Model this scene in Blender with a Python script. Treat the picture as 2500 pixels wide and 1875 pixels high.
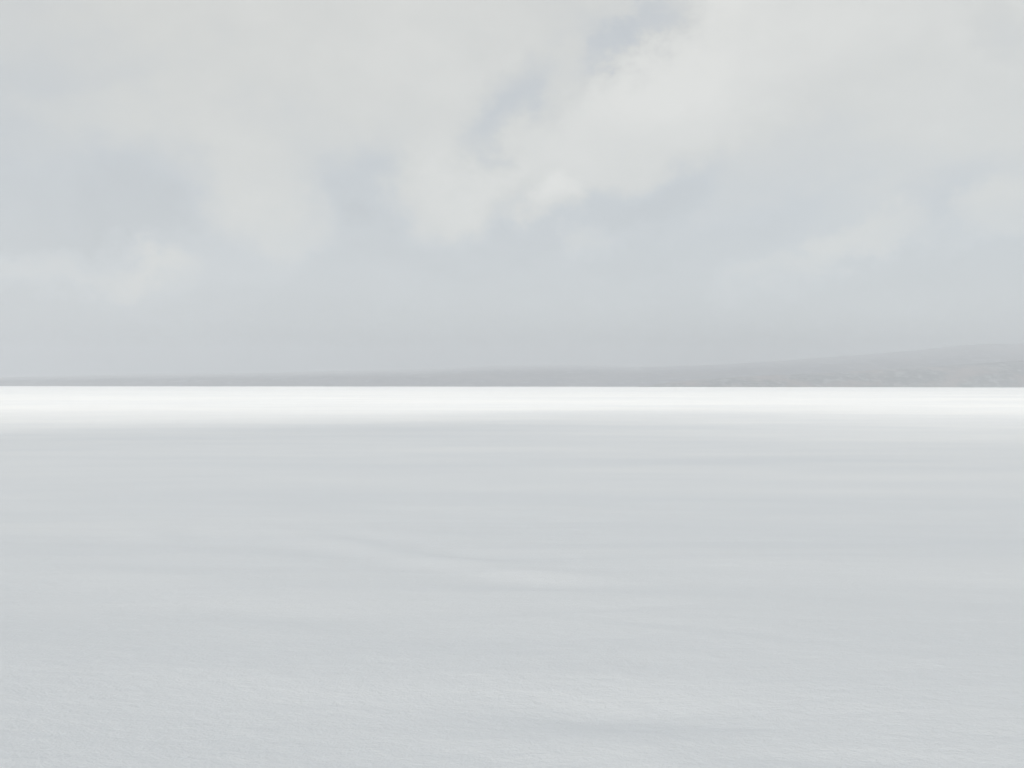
import bpy, math, random
import numpy as np

R = math.radians
scene = bpy.context.scene
for o in list(bpy.data.objects):
    bpy.data.objects.remove(o)

# ------------------------------------------------------------------ camera
W_PX, H_PX = 2500.0, 1875.0
FOV = R(60)
F = W_PX / 2 / math.tan(FOV / 2)          # focal length in photograph pixels
CAM_Z = 16.0                              # above the frozen lake
cam_d = bpy.data.cameras.new('camera')
cam_d.sensor_fit = 'HORIZONTAL'
cam_d.angle = FOV
cam_d.clip_start = 0.1
cam_d.clip_end = 60000
cam = bpy.data.objects.new('camera', cam_d)
scene.collection.objects.link(cam)
cam.location = (0, 0, CAM_Z)
cam.rotation_mode = 'XYZ'
cam.rotation_euler = (R(90), R(-0.06), 0)
scene.camera = cam

# ------------------------------------------------------------------ render settings, exposure
scene.render.engine = 'CYCLES'
scene.view_settings.view_transform = 'Standard'
scene.view_settings.look = 'None'
scene.view_settings.gamma = 1
scene.view_settings.use_curve_mapping = False
EXPOSURE = 1.3
scene.view_settings.exposure = EXPOSURE
cy = scene.cycles
cy.use_denoising = True
cy.max_bounces = 8
cy.diffuse_bounces = 4
cy.transmission_bounces = 6
cy.transparent_max_bounces = 12
cy.volume_bounces = 2
cy.sample_clamp_indirect = 0

# ------------------------------------------------------------------ sun
SUN_EL = R(16)
SUN_AZ = R(214)                            # compass bearing of the sun, 0 = +Y (the view), clockwise
sun_dir = np.array([math.sin(SUN_AZ) * math.cos(SUN_EL), math.cos(SUN_AZ) * math.cos(SUN_EL), math.sin(SUN_EL)])
sun_d = bpy.data.lights.new('sun', 'SUN')
sun_d.energy = 3.1
sun_d.angle = R(4.5)
sun_d.color = (1.0, 0.915, 0.795)
sun = bpy.data.objects.new('sun', sun_d)
scene.collection.objects.link(sun)
sun.location = (0, -50, 200)
sun.rotation_euler = (R(90) - SUN_EL, 0, -SUN_AZ + math.pi)


# ------------------------------------------------------------------ sky (world)
def lin(c):
    r = []
    for v in c:
        v = v / 255.0
        r.append(v / 12.92 if v <= 0.04045 else ((v + 0.055) / 1.055) ** 2.4)
    return np.array(r)


SKY_STRENGTH = 0.1
world = bpy.data.worlds.new('World')
scene.world = world
world.use_nodes = True
nt = world.node_tree
nt.nodes.clear()
N = nt.nodes.new
L = nt.links.new


def math_node(op, a, b=None, c=None, clamp=False):
    n = N('ShaderNodeMath')
    n.operation = op
    n.use_clamp = clamp
    for i, v in enumerate((a, b, c)):
        if v is None:
            continue
        if isinstance(v, (int, float)):
            n.inputs[i].default_value = v
        else:
            L(v, n.inputs[i])
    return n.outputs[0]


def vmath(op, a, b=None, scale=None):
    n = N('ShaderNodeVectorMath')
    n.operation = op
    for i, v in enumerate((a, b)):
        if v is None:
            continue
        if isinstance(v, (tuple, list)):
            n.inputs[i].default_value = v
        else:
            L(v, n.inputs[i])
    if scale is not None:
        n.inputs['Scale'].default_value = scale
    return n.outputs[0]


tc = N('ShaderNodeTexCoord')
direction = tc.outputs['Generated']
sep = N('ShaderNodeSeparateXYZ')
L(direction, sep.inputs[0])
az = math_node('ARCTAN2', sep.outputs['X'], sep.outputs['Y'])
el = math_node('ARCSINE', sep.outputs['Z'])
comb = N('ShaderNodeCombineXYZ')
L(az, comb.inputs[0])
L(el, comb.inputs[1])
azel = comb.outputs[0]


def noise3(scale, detail, rough, vec, seed=0.0, stretch=None, distortion=0.0):
    v = vec
    if stretch is not None:
        mp = N('ShaderNodeMapping')
        mp.inputs['Location'].default_value = (seed, seed * 1.7, seed * 0.6)
        mp.inputs['Rotation'].default_value = stretch[1]
        mp.inputs['Scale'].default_value = stretch[0]
        L(v, mp.inputs['Vector'])
        v = mp.outputs[0]
    n = N('ShaderNodeTexNoise')
    n.inputs['Scale'].default_value = scale
    n.inputs['Detail'].default_value = detail
    n.inputs['Roughness'].default_value = rough
    n.inputs['Distortion'].default_value = distortion
    L(v, n.inputs['Vector'])
    return n


# wispy displacement of the cloud outlines
w1 = noise3(8.0, 7, 0.6, direction, 3.1, ((1, 1, 1.25), (0, 0, 0)))
w2 = noise3(17.0, 7, 0.68, direction, 5.7, ((1, 1, 1.2), (0, 0, 0)))
warp = vmath('ADD', vmath('SCALE', vmath('SUBTRACT', w1.outputs['Color'], (0.5, 0.5, 0.5)), scale=0.11),
             vmath('SCALE', vmath('SUBTRACT', w2.outputs['Color'], (0.5, 0.5, 0.5)), scale=0.10))
vec = vmath('ADD', azel, warp)


def px_dir(px, py):
    x, z = (px - 1250) / F, (937.5 - py) / F
    return math.atan2(x, 1), math.atan2(z, math.hypot(1, x))


# cloud masses and gaps in the overcast: pixel centre, half sizes in pixels, tilt (deg, rising to the right), softness, strength
CLOUDS = [
    # gap high in the middle, trending up to the right
    (1400, 150, 330, 95, 33, 0.8, -0.13), (1490, 112, 75, 45, 35, 0.9, -0.23), (1580, 60, 110, 40, 35, 0.8, -0.16), (1250, 200, 110, 60, 40, 0.7, -0.12),
    (1230, 280, 130, 50, 40, 0.6, -0.14), (1640, 10, 200, 50, 20, 1.0, -0.12), (1130, 370, 120, 50, 30, 0.8, -0.08),
    # the broad bright bank below it
    (1520, 320, 560, 150, 25, 0.8, 0.22), (1100, 480, 150, 120, 25, 0.55, 0.22), (1335, 500, 75, 75, 35, 0.6, 0.30),
    (1690, 110, 190, 90, 30, 0.7, 0.14),
    # dark bays along its lower edge
    (900, 470, 130, 110, 40, 0.8, -0.22), (860, 545, 120, 60, 10, 0.8, -0.14), (1240, 505, 70, 70, 40, 0.6, -0.24), (1480, 520, 240, 70, 15, 0.8, -0.20), (1650, 450, 170, 60, 30, 0.9, -0.12),
    (1450, 600, 90, 50, 25, 0.7, 0.20), (1080, 620, 320, 60, 8, 0.7, -0.14), (1560, 640, 120, 50, 25, 0.8, -0.10),
    # bright lobe left of centre
    (600, 470, 170, 150, -35, 0.8, 0.10), (720, 560, 160, 75, -12, 0.6, 0.16), (980, 220, 300, 200, 30, 1.0, 0.08),
    # dark hollow at left with a bright puff under it
    (370, 440, 130, 90, 25, 0.6, -0.12), (330, 510, 170, 100, 40, 0.7, -0.14), (450, 520, 70, 90, 10, 0.7, -0.10), (250, 590, 260, 50, 10, 0.8, -0.10),
    (190, 655, 210, 50, 12, 0.5, 0.30), (400, 640, 110, 75, 40, 0.55, 0.17), (600, 660, 180, 45, 15, 0.7, 0.10),
    (60, 560, 260, 260, 0, 1.0, -0.08), (0, 150, 240, 420, 0, 1.0, -0.18),
    (700, 760, 800, 120, 5, 1.0, -0.06),
    # upper left, broad veil
    (430, 190, 320, 110, 10, 0.9, -0.10), (250, 270, 200, 60, 25, 0.8, 0.08),
    # right hand side wisps
    (1900, 540, 260, 80, 28, 0.9, -0.10), (1950, 655, 240, 40, 16, 0.6, 0.16), (2110, 590, 130, 40, 20, 0.7, 0.10), (2170, 650, 260, 60, 12, 0.7, -0.14),
    (2440, 515, 140, 60, 20, 0.6, 0.20), (2330, 470, 140, 50, 30, 0.9, -0.12), (2000, 330, 330, 60, 30, 0.9, -0.06), (2480, 50, 110, 60, -30, 0.8, -0.16),
    (2560, 700, 300, 260, 0, 1.0, -0.14), (1420, 830, 500, 80, 4, 1.0, -0.08),
]
total = None
for (px, py, sx, sy, tilt, soft, amp) in CLOUDS:
    a, e = px_dir(px, py)
    mp = N('ShaderNodeMapping')
    mp.vector_type = 'TEXTURE'
    mp.inputs['Location'].default_value = (a, e, 0)
    mp.inputs['Rotation'].default_value = (0, 0, R(tilt))
    mp.inputs['Scale'].default_value = (sx / F * 1.5, sy / F * 1.5, 1e6)
    L(vec, mp.inputs['Vector'])
    ln = N('ShaderNodeVectorMath')
    ln.operation = 'LENGTH'
    L(mp.outputs[0], ln.inputs[0])
    mr = N('ShaderNodeMapRange')
    mr.interpolation_type = 'SMOOTHERSTEP'
    mr.inputs['From Min'].default_value = 1.0
    mr.inputs['From Max'].default_value = 1.0 - min(1.0, soft + 0.15)
    mr.inputs['To Min'].default_value = 0
    mr.inputs['To Max'].default_value = amp
    L(ln.outputs['Value'], mr.inputs['Value'])
    total = mr.outputs[0] if total is None else math_node('ADD', total, mr.outputs[0])

# general unevenness of the overcast, all round the horizon
n_big = noise3(2.6, 5, 0.55, direction, 7.3, ((1, 1, 2.2), (0, R(22), 0)), 0.3)
n_fine = noise3(9.0, 6, 0.6, direction, 1.9, ((1, 1, 1.6), (0, R(28), 0)), 0.2)
big = math_node('MULTIPLY', math_node('SUBTRACT', n_big.outputs['Fac'], 0.5), 0.40)
fine = math_node('MULTIPLY', math_node('SUBTRACT', n_fine.outputs['Fac'], 0.5), 0.38)
el_map = N('ShaderNodeMapRange')
el_map.interpolation_type = 'SMOOTHSTEP'
el_map.inputs['From Min'].default_value = 0.0
el_map.inputs['From Max'].default_value = R(21)
el_map.inputs['To Min'].default_value = 0.08
el_map.inputs['To Max'].default_value = 0.78
L(el, el_map.inputs['Value'])
tone = math_node('ADD', el_map.outputs[0], math_node('ADD', big, fine))
tone = math_node('ADD', tone, total, clamp=True)

SKY_GAIN = 2 ** -EXPOSURE / SKY_STRENGTH
ramp = N('ShaderNodeValToRGB')
cr = ramp.color_ramp
cr.interpolation = 'LINEAR'
stops = [(0.0, (186, 190, 193)), (0.35, (198, 202, 205)), (0.68, (215, 215, 211)), (1.0, (230, 229, 224))]
while len(cr.elements) < len(stops):
    cr.elements.new(0.5)
for e_, (p, c) in zip(cr.elements, stops):
    e_.position = p
    e_.color = (*lin(c), 1)
L(tone, ramp.inputs['Fac'])
cloud_col = vmath('SCALE', ramp.outputs['Color'], scale=SKY_GAIN * 0.97)

sky = N('ShaderNodeTexSky')
sky.sky_type = 'NISHITA'
sky.sun_disc = False
sky.sun_elevation = SUN_EL
sky.sun_rotation = SUN_AZ
mix = N('ShaderNodeMix')
mix.data_type = 'RGBA'
mix.inputs[0].default_value = 0.05         # clear sky glowing faintly through the overcast
L(cloud_col, mix.inputs[6])
L(sky.outputs[0], mix.inputs[7])
bg = N('ShaderNodeBackground')
bg.inputs['Strength'].default_value = SKY_STRENGTH
L(mix.outputs[2], bg.inputs['Color'])
wo = N('ShaderNodeOutputWorld')
L(bg.outputs[0], wo.inputs['Surface'])
world.cycles.sampling_method = 'MANUAL'
world.cycles.sample_map_resolution = 512


# ------------------------------------------------------------------ helpers
def tag(o, kind=None, label=None, category=None):
    if kind:
        o['kind'] = kind
    if label:
        o['label'] = label
    if category:
        o['category'] = category
    return o


def grid_mesh(name, P, wrap=False):
    """P: rows x cols x 3 array of points -> smooth quad mesh"""
    nr, nc = P.shape[:2]
    idx = np.arange(nr * nc).reshape(nr, nc)
    if wrap:
        idx = np.concatenate([idx, idx[:, :1]], axis=1)
    q = np.stack([idx[:-1, :-1], idx[:-1, 1:], idx[1:, 1:], idx[1:, :-1]], -1).reshape(-1, 4)
    me = bpy.data.meshes.new(name)
    me.vertices.add(nr * nc)
    me.vertices.foreach_set('co', P.reshape(-1).astype(np.float32))
    me.loops.add(q.size)
    me.loops.foreach_set('vertex_index', q.reshape(-1).astype(np.int32))
    me.polygons.add(len(q))
    me.polygons.foreach_set('loop_start', np.arange(0, q.size, 4, dtype=np.int32))
    me.polygons.foreach_set('loop_total', np.full(len(q), 4, dtype=np.int32))
    me.polygons.foreach_set('use_smooth', np.ones(len(q), dtype=bool))
    me.update()
    me.validate()
    return me


def link(name, me, mat):
    o = bpy.data.objects.new(name, me)
    scene.collection.objects.link(o)
    me.materials.append(mat)
    return o


def hash2(ix, iy, seed):
    h = (ix.astype(np.int64) * 374761393 + iy.astype(np.int64) * 668265263 + seed * 1442695041) & 0xFFFFFFFF
    h = ((h ^ (h >> 13)) * 1274126177) & 0xFFFFFFFF
    h = ((h ^ (h >> 16)) * 2246822519) & 0xFFFFFFFF
    h = h ^ (h >> 15)
    return (h & 0xFFFFFF) / float(0xFFFFFF)


def perlin(x, y, seed):
    x0, y0 = np.floor(x), np.floor(y)
    fx, fy = x - x0, y - y0
    u, v = fx ** 3 * (fx * (fx * 6 - 15) + 10), fy ** 3 * (fy * (fy * 6 - 15) + 10)
    out = 0
    for dx in (0, 1):
        for dy in (0, 1):
            a = hash2(x0 + dx, y0 + dy, seed) * 2 * math.pi
            g = np.cos(a) * (fx - dx) + np.sin(a) * (fy - dy)
            out = out + g * (u if dx else 1 - u) * (v if dy else 1 - v)
    return out * 1.4


def fbm(x, y, seed, octaves=4, gain=0.5, lac=2.03):
    s, a, t = 0, 1.0, 0
    for k in range(octaves):
        s = s + a * perlin(x + 13.7 * k, y - 7.1 * k, seed + k)
        t += a
        x, y, a = x * lac, y * lac, a * gain
    return s / t


def smooth(t):
    t = np.clip(t, 0, 1)
    return t * t * (3 - 2 * t)


class MatBuilder:
    def __init__(self, name):
        self.m = bpy.data.materials.new(name)
        self.m.use_nodes = True
        self.t = self.m.node_tree
        self.t.nodes.clear()
        self.out = self.t.nodes.new('ShaderNodeOutputMaterial')

    def n(self, kind, **kw):
        n = self.t.nodes.new(kind)
        for k, v in kw.items():
            setattr(n, k, v)
        return n

    def l(self, a, b):
        self.t.links.new(a, b)


# ------------------------------------------------------------------ snow material
def snow_material():
    b = MatBuilder('snow')
    p = b.n('ShaderNodeBsdfPrincipled')
    p.inputs['Roughness'].default_value = 0.75
    p.inputs['Specular IOR Level'].default_value = 0.12
    b.l(p.outputs[0], b.out.inputs['Surface'])
    geo = b.n('ShaderNodeNewGeometry')

    def noise(scale, rot, sc, detail, rough):
        mp = b.n('ShaderNodeMapping')
        mp.inputs['Scale'].default_value = sc
        mp.inputs['Rotation'].default_value = (0, 0, rot)
        b.l(geo.outputs['Position'], mp.inputs['Vector'])
        n = b.n('ShaderNodeTexNoise')
        n.inputs['Scale'].default_value = scale
        n.inputs['Detail'].default_value = detail
        n.inputs['Roughness'].default_value = rough
        b.l(mp.outputs[0], n.inputs['Vector'])
        return n.outputs['Fac']
    # old crust and fresh drift: slightly different whites
    crust = noise(0.05, 0.15, (0.35, 1, 1), 4, 0.6)
    ramp = b.n('ShaderNodeValToRGB')
    ramp.color_ramp.elements[0].position = 0.3
    ramp.color_ramp.elements[0].color = (0.795, 0.832, 0.876, 1)
    ramp.color_ramp.elements[1].position = 0.7
    ramp.color_ramp.elements[1].color = (0.872, 0.90, 0.93, 1)
    sheet = noise(0.007, 0.22, (0.28, 1, 1), 5, 0.62)      # long wind-swept sheets out on the lake
    avg = b.n('ShaderNodeMath', operation='MULTIPLY_ADD')
    b.l(sheet, avg.inputs[0])
    avg.inputs[1].default_value = 1.5
    half = b.n('ShaderNodeMath', operation='MULTIPLY_ADD')
    b.l(crust, half.inputs[0])
    half.inputs[1].default_value = 0.6
    half.inputs[2].default_value = -0.55
    b.l(half.outputs[0], avg.inputs[2])
    b.l(avg.outputs[0], ramp.inputs['Fac'])
    b.l(ramp.outputs['Color'], p.inputs['Base Color'])
    # wind ripples and grain
    last = None
    for (scale, rot, sc, det, rough, dist, strength) in (
            (1.1, 0.25, (0.6, 1, 1), 4, 0.55, 0.09, 0.35),
            (7.0, 0.30, (0.7, 1, 1), 5, 0.62, 0.04, 0.5),
            (30.0, 0.05, (0.8, 1, 1), 4, 0.65, 0.014, 0.8)):
        bump = b.n('ShaderNodeBump')
        bump.inputs['Distance'].default_value = dist
        bump.inputs['Strength'].default_value = strength
        b.l(noise(scale, rot, sc, det, rough), bump.inputs['Height'])
        if last is not None:
            b.l(last, bump.inputs['Normal'])
        last = bump.outputs[0]
    b.l(last, p.inputs['Normal'])
    return b.m


# ------------------------------------------------------------------ snow field: bank under the camera, frozen lake to the far shore
BANK, FALL = 14.4, 80.0


def profile(y):
    s = np.where(y > 20, y, 4 * np.log1p(np.exp(np.clip(y, -200, 20) / 4)) - 0.0)
    return BANK * np.exp(-s / FALL)


def px_ground(px, py):
    t = (py - 937.5) / F
    lo, hi = 0.5, 6000.0
    for _ in range(60):
        m = (lo + hi) / 2
        if (CAM_Z - float(profile(np.array(m)))) / m > t:
            lo = m
        else:
            hi = m
    return (px - 1250) / F * lo, lo


# undulations of the foreground seen in the photograph: pixel centre, half length, half depth (px), tilt, slope
# (slope > 0: the snow falls away from the camera there, < 0: it rises)
DRIFTS = [
    (1530, 1762, 320, 52, 0, 0.15), (1950, 1845, 450, 45, -4, 0.05), (1490, 1505, 260, 20, 2, 0.06), (1450, 1328, 280, 16, 0, 0.03),
    (430, 1308, 130, 12, -6, 0.022), (270, 1318, 150, 9, 4, 0.018), (900, 1325, 350, 13, -8, 0.02), (120, 1272, 200, 9, 2, 0.02),
    (700, 1530, 400, 34, -6, 0.03), (1650, 1560, 300, 16, -8, 0.035), (450, 1800, 420, 40, 3, 0.03), (2250, 1420, 300, 20, -3, 0.02),
    (1000, 1368, 330, 19, -8, -0.03), (1250, 1690, 520, 50, -3, -0.025), (1440, 1470, 220, 18, 0, -0.03), (300, 1420, 300, 24, -3, -0.03),
    (2050, 1720, 320, 40, 0, -0.03), (1300, 1412, 300, 12, -3, -0.03), (600, 1680, 400, 40, -3, -0.03), (1150, 1250, 420, 10, -3, -0.015),
    (2000, 1240, 420, 12, -2, -0.015),
]


def drift_height(x, y):
    h = np.zeros_like(x)
    for (px, py, lx, ly, tilt, slope) in DRIFTS:
        cx, cy_ = px_ground(px, py)
        hx = lx / F * cy_
        hy = max((px_ground(px, py - ly)[1] - px_ground(px, py + ly)[1]) / 2, 0.05)
        dy = px_ground(px, py - math.tan(R(tilt)) * lx)[1] - cy_      # tilt in the picture becomes a turn on the ground
        u = (x - cx) / hx
        v = (y - cy_ - u * dy) / hy
        h -= 1.5 * slope * hy * v * np.exp(-np.clip(u * u + v * v, 0, 40))
    return h


def build_snow():
    front = np.linspace(R(-40), R(40), 800)
    back = np.linspace(R(41), R(319), 92)[1:-1]
    ang = np.concatenate([front, back])
    r = np.concatenate([np.geomspace(0.02, 2.0, 12)[:-1], np.geomspace(2.0, 250, 540), np.geomspace(250, 3300, 720)[1:], np.geomspace(3300, 9500, 60)[1:]])
    A, RR = np.meshgrid(ang, r)
    X, Y = np.sin(A) * RR, np.cos(A) * RR
    Z = profile(Y)
    fwd = (np.abs(A) < R(45)) | (A > R(315))
    # wind drifts, long across the view; each size fades out where it is too small to see
    def fade(size):
        return np.clip(1.6 - RR / (size * 90), 0, 1)
    wob = 2.5 * fbm(X / 30, Y / 30, 5, 2)
    Z = Z + 0.30 * fbm((X + 0.35 * Y) / 22, (Y + wob) / 9, 11, 2) * smooth(RR / 6) * np.clip(1.25 - RR / 110, 0, 1)
    Z = Z + 0.024 * fbm((X - 0.2 * Y) / 3.2, (Y + 0.15 * wob) / 1.3, 21, 3) * fade(2)
    Z = Z + 0.008 * fbm(X / 0.5, Y / 0.22, 31, 3) * fade(0.4)
    lake = smooth((RR - 300) / 400)
    Z = Z + lake * (0.7 * fbm((X + 0.1 * Y) / 140, Y / 60, 41, 4) + 0.28 * fbm((X - 0.15 * Y) / 46, Y / 18, 47, 3) * np.clip(2 - RR / 1500, 0.2, 1))
    Z = Z + np.where(fwd, drift_height(X, Y), 0)
    # low snowy bank along the far shore
    crest = 3000 + 60 * fbm(X / 900, X * 0, 53, 3)
    bank = smooth((Y - crest + 190) / 190) * (1 - 0.95 * smooth((Y - crest - 40) / 500))
    Z = Z + bank * (5.6 + 1.8 * fbm(X / 300, Y / 300, 57, 5, 0.6))
    P = np.stack([X, Y, Z], -1)
    me = grid_mesh('snow_field', P, wrap=True)
    o = link('snow_field', me, snow_material())
    tag(o, 'structure', 'smooth wind-packed snow running out over a frozen lake')


build_snow()


# ------------------------------------------------------------------ hills beyond the lake
def hill_material(name, seed, bare, white, reddish, cover, grain=0.012, crest_haze=0.6):
    b = MatBuilder(name)
    p = b.n('ShaderNodeBsdfPrincipled')
    p.inputs['Roughness'].default_value = 0.9
    p.inputs['Specular IOR Level'].default_value = 0.05
    b.l(p.outputs[0], b.out.inputs['Surface'])
    geo = b.n('ShaderNodeNewGeometry')

    def noise(scale, detail, rough, off, sc=(1, 1, 1)):
        mp = b.n('ShaderNodeMapping')
        mp.inputs['Location'].default_value = (off, off * 2.1, off * 0.7)
        mp.inputs['Scale'].default_value = sc
        b.l(geo.outputs['Position'], mp.inputs['Vector'])
        n = b.n('ShaderNodeTexNoise')
        n.inputs['Scale'].default_value = scale
        n.inputs['Detail'].default_value = detail
        n.inputs['Roughness'].default_value = rough
        b.l(mp.outputs[0], n.inputs['Vector'])
        return n.outputs['Fac']
    r1 = b.n('ShaderNodeValToRGB')
    r1.color_ramp.elements[0].position = cover
    r1.color_ramp.elements[0].color = (*bare, 1)
    r1.color_ramp.elements[1].position = cover + 0.16
    r1.color_ramp.elements[1].color = (*white, 1)
    b.l(noise(grain, 8, 0.7, seed, (1, 0.5, 2.0)), r1.inputs['Fac'])
    r2 = b.n('ShaderNodeValToRGB')
    r2.color_ramp.elements[0].position = 0.48
    r2.color_ramp.elements[0].color = (0, 0, 0, 1)
    r2.color_ramp.elements[1].position = 0.64
    r2.color_ramp.elements[1].color = (1, 1, 1, 1)
    b.l(noise(0.004, 4, 0.6, seed + 4, (1, 0.5, 2.5)), r2.inputs['Fac'])
    mx = b.n('ShaderNodeMix', data_type='RGBA')
    b.l(r2.outputs['Color'], mx.inputs[0])
    b.l(r1.outputs['Color'], mx.inputs[6])
    mx.inputs[7].default_value = (*reddish, 1)
    # haze on the crests is painted in: colour pales towards the top
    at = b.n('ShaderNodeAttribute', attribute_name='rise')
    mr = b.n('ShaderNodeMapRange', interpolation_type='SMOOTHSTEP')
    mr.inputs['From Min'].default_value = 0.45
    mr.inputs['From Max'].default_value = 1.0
    mr.inputs['To Max'].default_value = crest_haze
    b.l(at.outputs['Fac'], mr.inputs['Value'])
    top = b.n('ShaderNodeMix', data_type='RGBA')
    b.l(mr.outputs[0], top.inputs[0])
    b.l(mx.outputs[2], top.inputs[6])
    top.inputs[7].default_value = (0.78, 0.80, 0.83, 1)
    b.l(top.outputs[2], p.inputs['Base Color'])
    return b.m


def build_hill(name, pts, base_y, crest_pts, mat, label, seed, rough=3.0, cols=700, rows=56):
    """pts: (photograph column, row of the crest); crest_pts: (column, distance of the crest)"""
    px = np.linspace(pts[0][0], pts[-1][0], cols)
    row = np.interp(px, [p[0] for p in pts], [p[1] for p in pts])
    k = np.hanning(41)
    k /= k.sum()
    row = np.convolve(np.pad(row, 20, mode='edge'), k, mode='valid')
    cy_ = np.interp(px, [p[0] for p in crest_pts], [p[1] for p in crest_pts])
    crest_z = CAM_Z + (937.5 - row) / F * cy_
    t = np.linspace(0, 1.16, rows)[:, None]
    shore = base_y + 18 * fbm(px / 140, px * 0, seed + 50, 3)
    Yd = shore + (cy_ - shore) * t
    Xd = (px - 1250) / F * Yd
    shape = np.where(t < 1, np.sin(np.clip(t, 0, 1) * math.pi / 2) ** 0.9, 1 - 0.9 * smooth((t - 1) / 0.2))
    Zd = -1.5 + (crest_z + 1.5) * shape
    env = np.clip(t / 0.08, 0, 1) * np.clip(Zd / 15, 0, 1)
    Zd = Zd + env * (rough * fbm(Xd / 35, Yd / 35, seed, 4, 0.6) + 3.0 * rough * fbm(Xd / 240, Yd / 200, seed + 9, 3) * (1 - np.clip(1 - np.abs(t - 1) / 0.3, 0, 1)))
    P = np.stack([Xd, Yd + 0 * Zd, Zd], -1)
    me = grid_mesh(name, P[::-1])
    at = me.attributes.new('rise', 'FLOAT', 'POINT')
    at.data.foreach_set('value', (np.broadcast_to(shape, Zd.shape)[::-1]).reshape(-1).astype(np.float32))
    o = link(name, me, mat)
    return tag(o, 'structure', label)


build_hill('hill', [(-700, 928), (-200, 925), (0, 922), (120, 920), (300, 916), (600, 912), (800, 907), (1000, 905), (1130, 899), (1250, 894),
                    (1400, 893), (1560, 897), (1700, 905), (1900, 916), (2100, 928), (2300, 936)],
           5600, [(-700, 6600), (800, 7000), (1100, 7800), (1400, 9000), (2300, 9000)],
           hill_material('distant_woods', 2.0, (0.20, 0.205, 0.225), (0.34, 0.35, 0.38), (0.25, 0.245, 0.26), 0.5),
           'long low hazy ridge along the far shore of the lake', 3, rough=2.5)
build_hill('hill', [(900, 930), (1100, 918), (1300, 905), (1500, 899), (1700, 893), (1885, 883), (2007, 873), (2150, 863), (2240, 855), (2330, 844),
                    (2400, 840), (2500, 838), (2700, 834), (3000, 832), (3400, 838)],
           5900, [(900, 9000), (1500, 9000), (1900, 8000), (2500, 7300), (3400, 7300)],
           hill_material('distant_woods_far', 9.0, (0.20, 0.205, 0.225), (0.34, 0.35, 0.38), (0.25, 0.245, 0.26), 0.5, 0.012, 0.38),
           'faint taller hill rising to the right behind the nearer slope', 17, rough=2.0)
build_hill('hill', [(1560, 945), (1640, 933), (1700, 926), (1850, 917), (2007, 910), (2130, 903), (2290, 893), (2400, 885), (2500, 879), (2700, 868),
                    (3000, 858), (3400, 862)],
           4900, [(1560, 5200), (2500, 5500), (3400, 5500)],
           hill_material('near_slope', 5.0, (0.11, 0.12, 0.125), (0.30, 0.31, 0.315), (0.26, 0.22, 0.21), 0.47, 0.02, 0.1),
           'nearer scrub covered slope coming down to the ice at right', 29, rough=4.0)


# ------------------------------------------------------------------ clouds overhead and behind: the sun gets through between them
def cloud_material():
    b = MatBuilder('cloud_vapour')
    tr = b.n('ShaderNodeBsdfTranslucent')
    tr.inputs['Color'].default_value = (0.64, 0.662, 0.692, 1)
    df = b.n('ShaderNodeBsdfDiffuse')
    df.inputs['Color'].default_value = (0.64, 0.662, 0.692, 1)
    tp = b.n('ShaderNodeBsdfTransparent')
    m1 = b.n('ShaderNodeMixShader')
    m1.inputs[0].default_value = 0.25
    b.l(tr.outputs[0], m1.inputs[1])
    b.l(df.outputs[0], m1.inputs[2])
    m2 = b.n('ShaderNodeMixShader')
    m2.inputs[0].default_value = 0.48
    b.l(m1.outputs[0], m2.inputs[1])
    b.l(tp.outputs[0], m2.inputs[2])
    b.l(m2.outputs[0], b.out.inputs['Surface'])
    return b.m


CLOUD = cloud_material()


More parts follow.
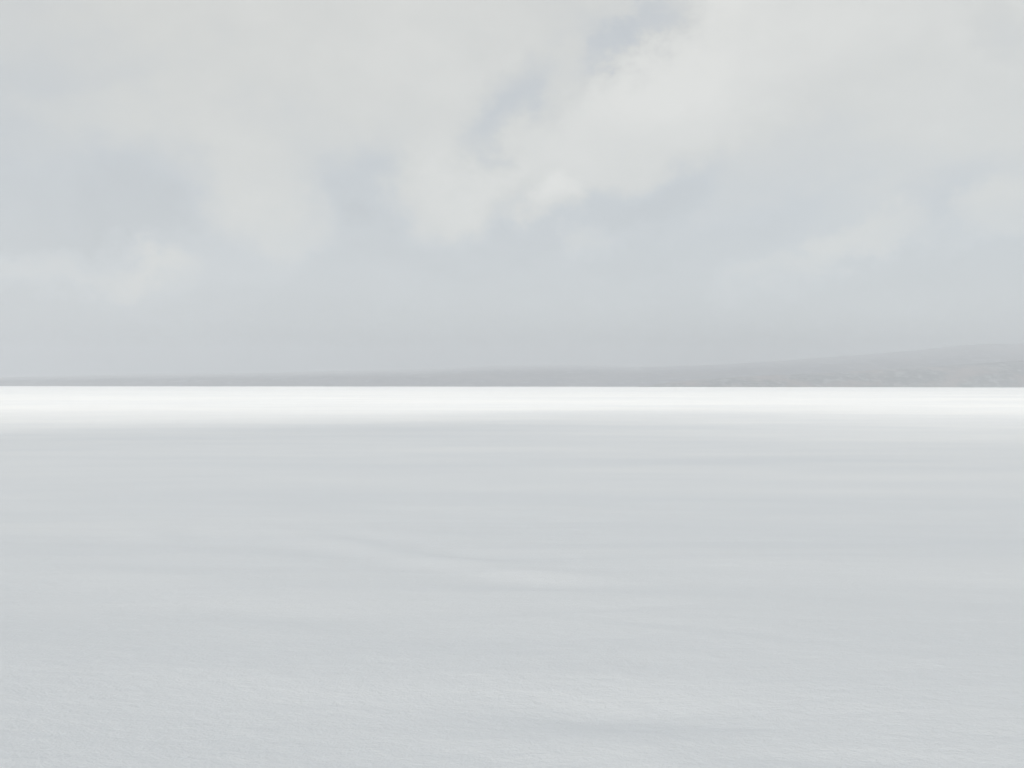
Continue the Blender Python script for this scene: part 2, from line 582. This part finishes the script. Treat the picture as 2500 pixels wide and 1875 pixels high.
def build_cloud(label, base, x0, x1, cols, rows, front, back, rim, up, down, seed):
    """front / back: far and near limit of the cloud's shadow on the ground, as functions of x"""
    off = np.array(sun_dir[:2]) / math.cos(SUN_EL) * base / math.tan(SUN_EL)     # from a shaded spot to the cloud that shades it
    x = np.linspace(x0, x1, cols)
    f, k = front(x), back(x)
    t = np.linspace(0, 1, rows)[:, None]
    Y = k + (f - k) * t
    X = np.repeat(x[None], rows, 0)
    edge = np.minimum(np.minimum(Y - k, f - Y), np.minimum(X - x0, x1 - X)) / rim
    thick = np.sqrt(np.clip(edge, 0, 1))
    s1 = up * 2.7
    top = base + up * 0.3 + up * thick * (1 + 0.5 * fbm(X / s1, Y / s1, seed, 5, 0.55))
    bot = base + up * 0.3 - down * thick * (1 + 0.6 * fbm(X / s1 * 1.3, Y / s1 * 1.3, seed + 10, 5, 0.55))
    T = np.stack([X + off[0], Y + off[1], top], -1).reshape(-1, 3)
    B = np.stack([X + off[0], Y + off[1], bot], -1).reshape(-1, 3)
    idx = np.arange(rows * cols).reshape(rows, cols)
    q1 = np.stack([idx[:-1, :-1], idx[:-1, 1:], idx[1:, 1:], idx[1:, :-1]], -1).reshape(-1, 4)
    q2 = q1[:, ::-1] + rows * cols
    ring = np.concatenate([idx[0, :-1], idx[:-1, -1], idx[-1, :0:-1], idx[:0:-1, 0]])
    nxt = np.roll(ring, -1)
    n = rows * cols
    # the rim is closed through a shared mid height so that top and underside never coincide
    q3 = np.stack([nxt, ring, ring + n, nxt + n], -1)
    B[ring, 2] -= 2.0
    me = bpy.data.meshes.new('cloud')
    me.from_pydata(np.concatenate([T, B]).tolist(), [], np.concatenate([q1, q2, q3]).tolist())
    me.validate()
    me.polygons.foreach_set('use_smooth', np.ones(len(me.polygons), dtype=bool))
    o = link('cloud', me, CLOUD)
    tag(o, 'stuff', label)


# low bank: shades the near snow up to some 300 m
build_cloud('low grey cloud bank shading the near snow', 465, -2600, 2600, 420, 90,
            lambda x: (255 + 50 * fbm(x / 420, x * 0, 71, 3) + 170 * fbm(x / 110, x * 0 + 3.3, 73, 3, 0.6)
                       + 110 * np.exp(-((x + 85) / 55) ** 2) - 40 * np.exp(-((x - 60) / 80) ** 2)),
            lambda x: -1500 + 200 * fbm(x / 500, x * 0, 77, 3), 300, 95, 28, 81)
# higher sheet: shades the hills and the air in front of them
build_cloud('high grey cloud sheet shading the far hills', 1800, -5800, 6200, 220, 110,
            lambda x: 9150 + 150 * fbm(x / 900, x * 0, 171, 3),
            lambda x: 4150 + 700 * fbm(x / 900, x * 0, 177, 4), 500, 220, 70, 181)


# ------------------------------------------------------------------ haze
def build_haze():
    b = MatBuilder('haze')
    v = b.n('ShaderNodeVolumePrincipled')
    v.inputs['Color'].default_value = (0.62, 0.658, 0.712, 1)
    v.inputs['Density'].default_value = 0.0002
    v.inputs['Anisotropy'].default_value = 0.15
    b.l(v.outputs[0], b.out.inputs['Volume'])
    s, z0, z1 = 10200, -3.0, 425.0
    vs = [(x, y, z) for z in (z0, z1) for x, y in ((-s, -s), (s, -s), (s, s), (-s, s))]
    fs = [(3, 2, 1, 0), (4, 5, 6, 7), (0, 1, 5, 4), (1, 2, 6, 5), (2, 3, 7, 6), (3, 0, 4, 7)]
    me = bpy.data.meshes.new('haze')
    me.from_pydata(vs, [], fs)
    o = link('haze', me, b.m)
    tag(o, 'stuff', 'thin pale winter haze over the lake')


build_haze()
